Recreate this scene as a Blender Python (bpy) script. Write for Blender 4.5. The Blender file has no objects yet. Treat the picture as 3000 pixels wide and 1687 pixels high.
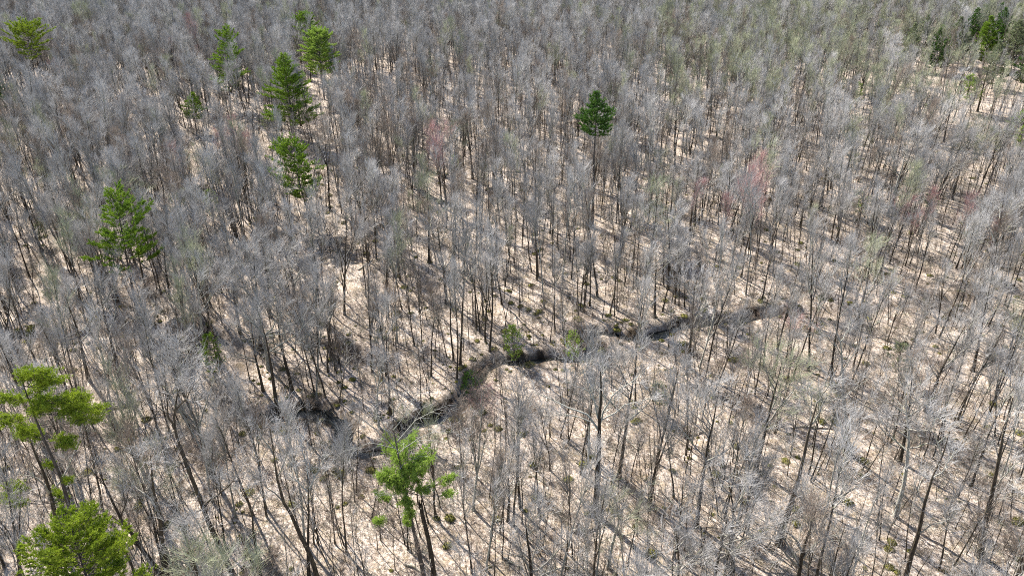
import bpy, math
import numpy as np
from mathutils import Vector

SC = bpy.context.scene
R = math.radians
# ------------------------------------------------------------------ camera, sky, sun, exposure
F = 2250.0; CX, CY = 1500.0, 843.5; CAMH = 65.0; PITCH = R(28.07)
cam_d = bpy.data.cameras.new("camera"); cam = bpy.data.objects.new("camera", cam_d)
SC.collection.objects.link(cam); SC.camera = cam
cam.location = (0, 0, CAMH); cam.rotation_euler = (math.pi / 2 - PITCH, 0, 0)
cam_d.sensor_width = 36.0; cam_d.lens = 36.0 * F / 3000.0
cam_d.clip_start = 0.5; cam_d.clip_end = 8000

SUN_AZ, SUN_EL = R(-38.9), R(43.0)       # azimuth measured from +Y, positive to +X
world = bpy.data.worlds.new("World"); SC.world = world; world.use_nodes = True
wn = world.node_tree; bg = wn.nodes["Background"]
sky = wn.nodes.new("ShaderNodeTexSky"); sky.sky_type = 'NISHITA'; sky.sun_disc = False
sky.sun_elevation = SUN_EL; sky.sun_rotation = SUN_AZ; sky.air_density = 1.0; sky.dust_density = 0.6
wn.links.new(sky.outputs[0], bg.inputs[0]); bg.inputs[1].default_value = 0.08
sd = bpy.data.lights.new("sun", 'SUN'); sd.energy = 4.8; sd.angle = R(0.53); sd.color = (1.0, 0.95, 0.88)
sun = bpy.data.objects.new("sun", sd); SC.collection.objects.link(sun)
to_sun = Vector((math.sin(SUN_AZ) * math.cos(SUN_EL), math.cos(SUN_AZ) * math.cos(SUN_EL), math.sin(SUN_EL)))
sun.rotation_euler = to_sun.to_track_quat('Z', 'Y').to_euler(); sun.location = (0, 0, 120)
SC.view_settings.view_transform = 'Standard'; SC.view_settings.look = 'None'
SC.view_settings.gamma = 1.0; SC.view_settings.exposure = 1.75
SC.cycles.max_bounces = 4; SC.cycles.diffuse_bounces = 2; SC.cycles.glossy_bounces = 1
SC.cycles.transmission_bounces = 2; SC.cycles.transparent_max_bounces = 4
SC.cycles.use_adaptive_sampling = False; SC.cycles.use_denoising = False; SC.cycles.filter_width = 1.0

rng = np.random.default_rng(7)

# ------------------------------------------------------------------ pixel <-> world helpers
cp, sp = math.cos(PITCH), math.sin(PITCH)
def ray(px, py):
    u = (np.asarray(px, float) - CX) / F; v = (np.asarray(py, float) - CY) / F
    return np.stack([u, cp - v * sp, -sp - v * cp], -1)
def ground(px, py, z=0.0):
    d = ray(px, py); t = (z - CAMH) / d[..., 2]
    return np.stack([d[..., 0] * t, d[..., 1] * t], -1)
def on_plane(px, py, Y):
    d = ray(px, py); t = Y / d[..., 1]
    return np.stack([d[..., 0] * t, d[..., 1] * t, CAMH + d[..., 2] * t], -1)
def project(x, y, z):
    dz = z - CAMH
    depth = y * cp - dz * sp
    return CX + F * x / depth, CY + F * (-dz * cp - y * sp) / depth, depth

# ------------------------------------------------------------------ noise
def vnoise(x, y, s, seed):
    x = np.asarray(x, float) / s; y = np.asarray(y, float) / s
    xi = np.floor(x); yi = np.floor(y); fx = x - xi; fy = y - yi
    fx = fx * fx * (3 - 2 * fx); fy = fy * fy * (3 - 2 * fy)
    def h(a, b):
        v = np.sin(a * 127.1 + b * 311.7 + seed * 74.7) * 43758.5453
        return v - np.floor(v)
    return (h(xi, yi) * (1 - fx) + h(xi + 1, yi) * fx) * (1 - fy) + (h(xi, yi + 1) * (1 - fx) + h(xi + 1, yi + 1) * fx) * fy

# ------------------------------------------------------------------ stream course (photo pixels on the ground plane)
def catmull(P, n=6):
    P = np.asarray(P, float); P = np.vstack([2 * P[0] - P[1], P, 2 * P[-1] - P[-2]])
    out = []
    for i in range(1, len(P) - 2):
        for k in range(n):
            t = k / n
            out.append(0.5 * ((2 * P[i]) + (-P[i-1] + P[i+1]) * t + (2*P[i-1] - 5*P[i] + 4*P[i+1] - P[i+2]) * t*t + (-P[i-1] + 3*P[i] - 3*P[i+1] + P[i+2]) * t**3))
    out.append(P[-2]); return np.array(out)
STREAM_PX = [(3500, 760), (3100, 830), (2800, 880), (2650, 895), (2500, 918), (2300, 908), (2150, 935), (2010, 945), (1935, 972), (1850, 982),
             (1760, 968), (1700, 985), (1735, 1015), (1700, 1040), (1620, 1045), (1540, 1050), (1450, 1058), (1390, 1100), (1350, 1165), (1290, 1215), (1225, 1235), (1180, 1270), (1130, 1305),
             (1050, 1318), (1005, 1290), (1000, 1240), (955, 1205), (880, 1202), (780, 1212), (700, 1190), (690, 1120), (720, 1060),
             (670, 1000), (560, 962), (430, 965), (300, 970), (190, 985), (80, 985), (-150, 1005), (-500, 1020)]
stream = ground(*catmull(STREAM_PX).T)
SIDE_PX = [(905, 1015), (960, 1005), (1040, 1030), (1100, 1060)]
side = ground(*catmull(SIDE_PX).T)
def dist_poly(x, y, P):
    best = np.full(x.shape, 1e9)
    for a, b in zip(P[:-1], P[1:]):
        ab = b - a; t = np.clip(((x - a[0]) * ab[0] + (y - a[1]) * ab[1]) / (ab @ ab + 1e-9), 0, 1)
        best = np.minimum(best, np.hypot(x - a[0] - t * ab[0], y - a[1] - t * ab[1]))
    return best
def stream_d(x, y):
    x = np.asarray(x, float); y = np.asarray(y, float)
    return np.minimum(dist_poly(x, y, stream), dist_poly(x, y, side) + 0.7)
def sstep(a, b, v):
    t = np.clip((v - a) / (b - a), 0, 1); return t * t * (3 - 2 * t)
def stream_w(x, y):      # how deeply the bed is cut along its course
    px, py, _ = project(x, np.maximum(y, 30.), 0.)
    w = 1 - .62 * sstep(2250, 2450, px) - .55 * np.exp(-((px - 700) / 70) ** 2) * (py < 1185) - .5 * (1 - sstep(480, 600, px))
    return np.clip(w, .2, 1)
def gz(x, y, d=None):
    x = np.asarray(x, float); y = np.asarray(y, float)
    if d is None: d = stream_d(x, y)
    wob = (vnoise(x, y, 3.0, 5) - .5) * 1.2
    h = (vnoise(x, y, 40, 1) - .5) * 1.6 + (vnoise(x, y, 9, 2) - .5) * .5 + (vnoise(x, y, 2.6, 3) - .5) * .42 + (vnoise(x, y, 1.3, 4) - .5) * .22
    near = 1 - sstep(4, 14, d)
    h = h * (1 - near * .8)
    wid = .35 + .75 * vnoise(x, y, 11, 6) + (vnoise(x, y, 1.4, 8) - .5) * .8
    px = project(x, y, 0.)[0]; dep = (1.3 + .9 * vnoise(x, y, 16, 12)) * stream_w(x, y)
    return h - dep * (1 - sstep(wid, wid + 1.15, d + wob * .5)) + .22 * np.exp(-((d - 2.8) / 1.0) ** 2) * vnoise(x, y, 4, 13)

# ------------------------------------------------------------------ materials
def mat(name, cols, scale=3.0, rough=.9, bump=0.0, detail=4, pos=None, transl=0, spec=.2, obj_jit=0.0, stretch=None, bscale=None):
    m = bpy.data.materials.new(name); m.use_nodes = True; nt = m.node_tree; N = nt.nodes; L = nt.links
    b = N["Principled BSDF"]; b.inputs['Roughness'].default_value = rough; b.inputs['Specular IOR Level'].default_value = spec
    tc = N.new('ShaderNodeTexCoord'); nz = N.new('ShaderNodeTexNoise'); nz.inputs['Scale'].default_value = scale; nz.inputs['Detail'].default_value = detail
    src = tc.outputs['Object']
    if stretch:
        mp = N.new('ShaderNodeMapping'); mp.inputs['Scale'].default_value = stretch; L.new(src, mp.inputs[0]); src = mp.outputs[0]
    L.new(src, nz.inputs['Vector'])
    cr = N.new('ShaderNodeValToRGB'); e = cr.color_ramp.elements
    pos = pos or [.3 + .4 * i / max(1, len(cols) - 1) for i in range(len(cols))]
    e[0].position = pos[0]; e[0].color = (*cols[0], 1); e[1].position = pos[-1]; e[1].color = (*cols[-1], 1)
    for p, c in zip(pos[1:-1], cols[1:-1]):
        q = e.new(p); q.color = (*c, 1)
    L.new(nz.outputs['Fac'], cr.inputs[0]); col = cr.outputs[0]
    if obj_jit:
        oi = N.new('ShaderNodeObjectInfo'); mr = N.new('ShaderNodeMapRange')
        mr.inputs['To Min'].default_value = 1 - obj_jit; mr.inputs['To Max'].default_value = 1 + obj_jit
        L.new(oi.outputs['Random'], mr.inputs['Value'])
        mx = N.new('ShaderNodeVectorMath'); mx.operation = 'SCALE'; L.new(col, mx.inputs[0]); L.new(mr.outputs[0], mx.inputs['Scale']); col = mx.outputs[0]
    L.new(col, b.inputs['Base Color'])
    if bump:
        bn = N.new('ShaderNodeTexNoise'); bn.inputs['Scale'].default_value = bscale or scale * 2; bn.inputs['Detail'].default_value = 3; L.new(src, bn.inputs['Vector'])
        bp = N.new('ShaderNodeBump'); bp.inputs['Strength'].default_value = bump; bp.inputs['Distance'].default_value = .1
        L.new(bn.outputs['Fac'], bp.inputs['Height']); L.new(bp.outputs[0], b.inputs['Normal'])
    if transl:
        t = N.new('ShaderNodeBsdfTranslucent'); L.new(col, t.inputs['Color']); ms = N.new('ShaderNodeMixShader'); ms.inputs[0].default_value = transl
        L.new(b.outputs[0], ms.inputs[1]); L.new(t.outputs[0], ms.inputs[2]); L.new(ms.outputs[0], N['Material Output'].inputs['Surface'])
    return m
M = {}
M['bark'] = mat('bark', [(.03, .024, .018), (.075, .058, .042), (.12, .11, .055)], 2.2, .95, .6, obj_jit=.3, stretch=(4, 4, .7), pos=[.35, .55, .75])
M['bark_pale'] = mat('bark_pale', [(.12, .11, .09), (.33, .32, .28), (.20, .21, .13)], 2.5, .9, .4, obj_jit=.2, stretch=(2, 2, .8), pos=[.3, .5, .75])
M['limb'] = mat('limb_bark', [(.12, .105, .08), (.27, .255, .225), (.20, .21, .12)], 1.3, .9, obj_jit=.25, pos=[.3, .52, .72])
M['twig'] = mat('twig_bark', [(.30, .283, .268), (.45, .437, .425)], .5, .85, obj_jit=.22)
M['twig_brown'] = mat('twig_bark_brown', [(.16, .115, .085), (.28, .23, .19)], .6, .9, obj_jit=.2)
M['twig_red'] = mat('red_budding_twig', [(.38, .21, .19), (.49, .33, .31)], .5, .85, obj_jit=.15)
M['twig_green'] = mat('green_budding_twig', [(.26, .27, .15), (.38, .39, .28)], .5, .85, obj_jit=.15)
M['pine_bark'] = mat('pine_bark', [(.05, .042, .035), (.12, .10, .085)], 2.5, .95, .5, stretch=(4, 4, .8))
M['needle'] = mat('pine_needles', [(.11, .19, .018), (.24, .35, .03)], .9, .6, transl=.22, spec=.25)
M['needle_yellow'] = mat('yellow_pine_needles', [(.16, .225, .018), (.30, .375, .03)], .9, .6, transl=.22, spec=.25)
M['needle_dark'] = mat('dark_pine_needles', [(.05, .12, .02), (.11, .20, .03)], .9, .6, transl=.2, spec=.25)
M['needle_pale'] = mat('pale_pine_needles', [(.20, .30, .05), (.34, .45, .08)], .9, .65, transl=.3, spec=.2)
M['needle_dull'] = mat('dull_pine_needles', [(.17, .20, .10), (.28, .31, .18)], .9, .7, transl=.25, spec=.15)
M['moss'] = mat('moss', [(.045, .04, .015), (.13, .12, .03), (.20, .19, .05)], 2.5, 1, .5)
M['log'] = mat('log_bark', [(.13, .10, .08), (.36, .32, .27), (.17, .17, .09)], 1.5, .9, .4, stretch=(1, 1, 1), pos=[.3, .5, .75], obj_jit=.3)

def ground_mat():
    m = bpy.data.materials.new('leaf_litter'); m.use_nodes = True; nt = m.node_tree; N = nt.nodes; L = nt.links
    b = N["Principled BSDF"]; b.inputs['Roughness'].default_value = .95; b.inputs['Specular IOR Level'].default_value = .1
    tc = N.new('ShaderNodeTexCoord')
    def noise(s, d=4, r=.6):
        n = N.new('ShaderNodeTexNoise'); n.inputs['Scale'].default_value = s; n.inputs['Detail'].default_value = d; n.inputs['Roughness'].default_value = r
        L.new(tc.outputs['Object'], n.inputs['Vector']); return n.outputs['Fac']
    def ramp(f, stops):
        c = N.new('ShaderNodeValToRGB'); e = c.color_ramp.elements
        e[0].position, e[0].color = stops[0][0], (*stops[0][1], 1); e[1].position, e[1].color = stops[-1][0], (*stops[-1][1], 1)
        for p, q in stops[1:-1]:
            k = e.new(p); k.color = (*q, 1)
        L.new(f, c.inputs[0]); return c.outputs[0]
    def mix(f, a, c, mode='MIX'):
        x = N.new('ShaderNodeMix'); x.data_type = 'RGBA'; x.blend_type = mode
        if isinstance(f, float): x.inputs[0].default_value = f
        else: L.new(f, x.inputs[0])
        L.new(a, x.inputs[6]); L.new(c, x.inputs[7]); return x.outputs[2]
    fine = ramp(noise(2.6, 6, .75), [(.34, (.09, .065, .045)), (.45, (.28, .225, .18)), (.54, (.455, .39, .33)), (.67, (.61, .54, .475))])
    broad = ramp(noise(.09, 3), [(.3, (.76, .73, .70)), (.7, (1, 1, 1))])
    c = mix(1.0, fine, broad, 'MULTIPLY')
    patch = ramp(noise(.55, 5, .7), [(.50, (0, 0, 0)), (.66, (1, 1, 1))])
    brown = ramp(noise(5, 3), [(.3, (.16, .12, .075)), (.7, (.32, .25, .15))])
    pf = N.new('ShaderNodeMath'); pf.operation = 'MULTIPLY'; L.new(patch, pf.inputs[0]); pf.inputs[1].default_value = .7
    c = mix(pf.outputs[0], c, brown)
    at = N.new('ShaderNodeAttribute'); at.attribute_name = 'wet'
    mud = ramp(noise(1.6, 4), [(.3, (.012, .009, .006)), (.6, (.035, .024, .014)), (.8, (.08, .07, .025))])
    c = mix(at.outputs['Fac'], c, mud)
    L.new(c, b.inputs['Base Color'])
    bp = N.new('ShaderNodeBump'); bp.inputs['Strength'].default_value = .9; bp.inputs['Distance'].default_value = .12
    L.new(noise(3.5, 6, .7), bp.inputs['Height']); L.new(bp.outputs[0], b.inputs['Normal'])
    return m
M['ground'] = ground_mat()
def water_mat():
    m = bpy.data.materials.new('stream_water'); m.use_nodes = True; nt = m.node_tree; N = nt.nodes; L = nt.links
    b = N["Principled BSDF"]; b.inputs['Base Color'].default_value = (.012, .013, .012, 1); b.inputs['Roughness'].default_value = .06; b.inputs['IOR'].default_value = 1.33
    b.inputs['Specular IOR Level'].default_value = .5
    tc = N.new('ShaderNodeTexCoord'); n = N.new('ShaderNodeTexNoise'); n.inputs['Scale'].default_value = 3; n.inputs['Detail'].default_value = 3; L.new(tc.outputs['Object'], n.inputs['Vector'])
    bp = N.new('ShaderNodeBump'); bp.inputs['Strength'].default_value = .35; bp.inputs['Distance'].default_value = .06; L.new(n.outputs['Fac'], bp.inputs['Height']); L.new(bp.outputs[0], b.inputs['Normal'])
    return m
M['water'] = water_mat()

# ------------------------------------------------------------------ mesh helpers
class Geo:
    """vertices / faces (tri or quad) / material index collected as numpy blocks"""
    def __init__(s): s.v = []; s.f = []; s.n = 0
    def add(s, v, f, mi=0):
        s.v.append(np.asarray(v, float)); s.f.append((np.asarray(f, int) + s.n, mi)); s.n += len(v)
    def merge(s, g, off=0):
        for (f, mi) in g.f: s.f.append((f + s.n, mi + off))
        s.v += g.v; s.n += g.n
    def mesh(s, name, mats, smooth=True):
        me = bpy.data.meshes.new(name)
        V = np.concatenate(s.v) if s.v else np.zeros((0, 3))
        me.vertices.add(len(V)); me.vertices.foreach_set('co', V.astype(np.float32).ravel())
        lv = np.concatenate([f.ravel() for f, _ in s.f]); cnt = np.concatenate([np.full(len(f), f.shape[1]) for f, _ in s.f])
        mi = np.concatenate([np.full(len(f), m) for f, m in s.f])
        me.loops.add(len(lv)); me.loops.foreach_set('vertex_index', lv.astype(np.int32))
        me.polygons.add(len(cnt)); me.polygons.foreach_set('loop_start', np.concatenate([[0], np.cumsum(cnt)[:-1]]).astype(np.int32))
        me.polygons.foreach_set('loop_total', cnt.astype(np.int32)); me.polygons.foreach_set('material_index', mi.astype(np.int32))
        me.polygons.foreach_set('use_smooth', np.full(len(cnt), smooth))
        for m in mats: me.materials.append(m)
        me.update(calc_edges=True); return me
def unit(a): return a / (np.linalg.norm(a, axis=-1, keepdims=True) + 1e-9)
def tubes(P, Rr, sides=3):
    P = np.asarray(P, float); Rr = np.asarray(Rr, float); n, k, _ = P.shape
    T = np.empty_like(P); T[:, 1:-1] = P[:, 2:] - P[:, :-2]; T[:, 0] = P[:, 1] - P[:, 0]; T[:, -1] = P[:, -1] - P[:, -2]; T = unit(T)
    ref = np.where(np.abs(T[:, :1, 2:3]) > .8, np.array([[[1., .13, 0]]]), np.array([[[.1, .05, 1.]]])); ref = np.broadcast_to(ref, P.shape)
    U = unit(np.cross(T, ref)); W = np.cross(T, U)
    a = np.arange(sides) * 2 * np.pi / sides
    V = P[:, :, None, :] + Rr[:, :, None, None] * (np.cos(a)[None, None, :, None] * U[:, :, None, :] + np.sin(a)[None, None, :, None] * W[:, :, None, :])
    base = (np.arange(n) * k * sides)[:, None, None] + (np.arange(k - 1) * sides)[None, :, None]
    j = np.arange(sides)[None, None, :]; j2 = (j + 1) % sides
    Q = np.stack([base + j, base + j2, base + sides + j2, base + sides + j], -1).reshape(-1, 4)
    return V.reshape(-1, 3), Q
def march(S, D, L, k, g, wob=.12, up=.0):
    n = len(S); P = np.empty((n, k + 1, 3)); P[:, 0] = S; d = unit(D)
    for i in range(k):
        d = unit(d + g.normal(0, wob, (n, 3)) + np.array([0, 0, up])); P[:, i + 1] = P[:, i] + d * (L / k)[:, None]
    return P
def sprout(P, Rr, per, t0, t1, ang, g, up=.25):
    """children start positions and directions on parent polylines"""
    n, k1, _ = P.shape; idx = np.repeat(np.arange(n), per)
    t = g.uniform(t0, t1, len(idx)); f = t * (k1 - 1); i = np.minimum(f.astype(int), k1 - 2); w = (f - i)[:, None]
    S = P[idx, i] * (1 - w) + P[idx, i + 1] * w; T = unit(P[idx, i + 1] - P[idx, i])
    rr = Rr[idx, i] * (1 - w[:, 0]) + Rr[idx, i + 1] * w[:, 0]
    perp = unit(np.cross(T, g.normal(size=T.shape))); a = np.radians(g.uniform(ang[0], ang[1], len(idx)))[:, None]
    D = unit(T * np.cos(a) + perp * np.sin(a) + np.array([0, 0, up]))
    return S, D, t, idx, rr
def taper(r0, k, e=.25):
    return np.asarray(r0)[:, None] * np.linspace(1, e, k + 1)[None, :]

def crown_from_limbs(P1, R1, g, l2=6, l3=8, s2=.42, tw=(.5, 1.2), rt=.0085, up=.12, extra=6, l4=0, a2=(25, 60), a3=(20, 60), wb=.12):
    """secondary branches and twigs on given limbs -> Geo (slot 0 limbs, slot 1 twigs)"""
    G = Geo(); G.add(*tubes(P1, R1, 4), 0)
    L1 = np.linalg.norm(np.diff(P1, axis=1), axis=2).sum(1)
    S, D, t, idx, rr = sprout(P1, R1, l2, .18, .97, a2, g, up)
    L = L1[idx] * s2 * (1.15 - .75 * t) * g.uniform(.7, 1.25, len(t)) + .35
    P2 = march(S, D, L, 4, g, .13, up * .5); R2 = taper(np.minimum(rr * .62, .012 + L * .011), 4, .3)
    G.add(*tubes(P2, R2, 3), 0)
    S, D, t, idx, rr = sprout(P2, R2, l3, .1, 1., a3, g, up)
    L = g.uniform(tw[0], tw[1], len(t)); P3 = march(S, D, L, 2, g, wb, up * .5); R3 = taper(np.full(len(t), rt), 2, .45); G.add(*tubes(P3, R3, 3), 1)
    S, D, t, idx, rr = sprout(P1, R1, extra, .3, 1., a3, g, up)
    L = g.uniform(tw[0], tw[1] * 1.2, len(t)); P4 = march(S, D, L, 2, g, wb, up * .5); R4 = taper(np.full(len(t), rt * 1.1), 2, .45); G.add(*tubes(P4, R4, 3), 1)
    if l4:
        S, D, t, idx, rr = sprout(P3, R3, l4, .2, 1., (20, 55), g, up); L = g.uniform(tw[0] * .5, tw[1] * .6, len(t))
        P5 = march(S, D, L, 1, g, .1, 0); G.add(*tubes(P5, taper(np.full(len(t), rt * .8), 1, .5), 3), 1)
    return G
def make_tree(seed, H, r0, style):
    g = np.random.default_rng(seed); Tk = Geo()
    k = 12
    lean = g.normal(0, .035, 2)
    P0 = march(np.zeros((1, 3)), np.array([[lean[0], lean[1], 1.]]), np.array([H * (1 if style != 'broad' else .8)]), k, g, .035, .03)
    P0[:, 0, 2] -= .4
    R0 = r0 * (np.linspace(1, 0, k + 1) ** .85 * .93 + .07)[None]; R0[:, 0] *= 1.5
    Tk.add(*tubes(P0, R0, 7), 0)
    if style == 'slim':
        n = int(H * 1.15); S, D, t, idx, rr = sprout(P0, R0, n, .5, .96, (16, 42), g, .2)
        L = H * (.28 * (1.08 - t) + .05) * g.uniform(.7, 1.3, n); P1 = march(S, D, L, 5, g, .09, .09)
        R1 = taper(np.minimum(rr * .75, .025 + L * .014), 5, .25)
        C = crown_from_limbs(P1, R1, g, 4, 5, .55, (.6, 1.7), .0112, .2, 5, a2=(18, 48), a3=(14, 42), wb=.08)
        # a few dead stubs low down
        S, D, t, idx, rr = sprout(P0, R0, 5, .15, .42, (55, 85), g, .0); P = march(S, D, g.uniform(.5, 1.8, 5), 3, g, .1); C.add(*tubes(P, taper(np.full(5, .02), 3), 3), 0)
    elif style == 'fork':
        n = g.integers(3, 5); S, D, t, idx, rr = sprout(P0, R0, n, .28, .5, (14, 26), g, .15)
        L = H * g.uniform(.42, .6, n); Pf = march(S, D, L, 7, g, .06, .06); Rf = taper(rr * .72, 7, .15)
        Tk.add(*tubes(Pf, Rf, 5), 0)
        S2, D2, t2, i2, r2 = sprout(Pf, Rf, 6, .25, .97, (22, 50), g, .2); S3, D3, t3, i3, r3 = sprout(P0, R0, 12, .5, .97, (22, 48), g, .2)
        S = np.vstack([S2, S3]); D = np.vstack([D2, D3]); rr = np.concatenate([r2, r3]); t = np.concatenate([t2, t3])
        L = H * (.17 * (1.05 - t) + .06) * g.uniform(.7, 1.3, len(t)); P1 = march(S, D, L, 5, g, .1, .08); R1 = taper(np.minimum(rr * .7, .02 + L * .013), 5, .22)
        C = crown_from_limbs(P1, R1, g, 4, 5, .5, (.6, 1.6), .0112, .18, 5, a2=(20, 50), a3=(15, 45), wb=.09)
    elif style == 'broad':
        n = g.integers(7, 10); S, D, t, idx, rr = sprout(P0, R0, n, .38, .9, (35, 65), g, .12)
        L = H * (.36 * (1.1 - t) + .10) * g.uniform(.75, 1.2, n); Pf = march(S, D, L, 8, g, .14, .05); Rf = taper(np.minimum(rr * .75, .04 + L * .017), 8, .18)
        G0 = Geo(); G0.add(*tubes(Pf, Rf, 5), 0)
        S, D, t, idx, rr = sprout(Pf, Rf, 6, .2, .98, (30, 65), g, .12); L = H * .15 * (1.25 - t * .8) * g.uniform(.7, 1.3, len(t))
        P1 = march(S, D, L, 5, g, .16, .05); R1 = taper(np.minimum(rr * .65, .015 + L * .014), 5, .25)
        C = crown_from_limbs(P1, R1, g, 4, 5, .45, (.5, 1.5), .012, .18, 5, a2=(20, 50), a3=(15, 45), wb=.09); G0.merge(C); C = G0
    elif style == 'sapling':
        n = int(6 + H); S, D, t, idx, rr = sprout(P0, R0, n, .38, .97, (20, 48), g, .2)
        L = H * (.2 * (1.1 - t) + .05) * g.uniform(.7, 1.3, n); P1 = march(S, D, L, 4, g, .12, .08); R1 = taper(np.minimum(rr * .6, .012 + L * .006), 4, .3)
        C = Geo(); C.add(*tubes(P1, R1, 3), 0)
        S, D, t, idx, rr = sprout(P1, R1, 9, .15, 1, (25, 55), g, .15); Q = march(S, D, g.uniform(.3, .9, len(t)), 2, g, .1, .05); C.add(*tubes(Q, taper(np.full(len(t), .009), 2, .5), 3), 1)
    return Tk, C
def make_shrub(seed, H, W, n=26):
    g = np.random.default_rng(seed); a = g.uniform(0, 2 * np.pi, n); q = g.uniform(.0, 1, n)
    S = np.stack([np.cos(a) * W * .22 * q, np.sin(a) * W * .22 * q, np.full(n, -.2)], -1)
    D = np.stack([np.cos(a) * (.3 + q), np.sin(a) * (.3 + q), np.full(n, 1.3)], -1); L = H * g.uniform(.7, 1.25, n)
    P1 = march(S, D, L, 6, g, .16, -.01); R1 = taper(g.uniform(.018, .035, n), 6, .3)
    return crown_from_limbs(P1, R1, g, 8, 7, .38, (.35, .9), .008, .05, 6)

def link(o): SC.collection.objects.link(o); return o
def thing(name, loc, label, cat, group=None):
    o = bpy.data.objects.new(name, None); o.empty_display_size = .5; o.location = loc; link(o)
    o['label'] = label; o['category'] = cat
    if group: o['group'] = group
    return o
def part(name, me, parent, label=None):
    o = bpy.data.objects.new(name, me); link(o); o.parent = parent
    if label: o['label'] = label
    return o

# ------------------------------------------------------------------ terrain
def spaced(segs):
    out = [segs[0][0]]
    for a, b, st in segs:
        n = max(1, int(round((b - a) / st))); out += list(np.linspace(a, b, n + 1)[1:])
    return np.array(out)
xs = spaced([(-3000, -400, 400), (-400, -140, 4), (-140, 140, .75), (140, 400, 4), (400, 3000, 400)])
ys = spaced([(-1500, 0, 300), (0, 40, 4), (40, 180, .7), (180, 640, 3), (640, 4000, 420)])
X, Y = np.meshgrid(xs, ys); D = np.full(X.shape, 99.0)
mk = (Y > 60) & (Y < 220); D[mk] = stream_d(X[mk], Y[mk])
Z = gz(X, Y, D); Z = np.where((np.abs(X) > 400) | (Y < 0) | (Y > 640), -.5, Z)
ny, nx = X.shape; ii = np.arange(ny * nx).reshape(ny, nx)
gg = Geo(); gg.add(np.stack([X, Y, Z], -1).reshape(-1, 3), np.stack([ii[:-1, :-1], ii[:-1, 1:], ii[1:, 1:], ii[1:, :-1]], -1).reshape(-1, 4))
gme = gg.mesh('ground', [M['ground']])
wet = (1 - sstep(1.0, 2.5, D + (vnoise(X, Y, 2.2, 9) - .5) * 2.6 + (vnoise(X, Y, .9, 19) - .5) * 1.2)).ravel()
wet = wet * np.clip(stream_w(X, Y).ravel() * 1.25 - .15, 0, 1)
at = gme.attributes.new('wet', 'FLOAT', 'POINT'); at.data.foreach_set('value', wet.astype(np.float32))
go = link(bpy.data.objects.new('ground', gme)); go['kind'] = 'structure'
T = np.gradient(stream, axis=0); T /= np.linalg.norm(T, axis=1, keepdims=True); Nn = np.stack([-T[:, 1], T[:, 0]], -1)
wv = np.concatenate([np.c_[stream + Nn * 2.2, np.full(len(stream), -.93)], np.c_[stream - Nn * 2.2, np.full(len(stream), -.93)]])
ns = len(stream); wf = np.array([[i, i + 1, ns + i + 1, ns + i] for i in range(ns - 1)])
wg = Geo(); wg.add(wv, wf); wo = link(bpy.data.objects.new('stream_water', wg.mesh('stream_water', [M['water']]))); wo['kind'] = 'structure'

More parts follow.
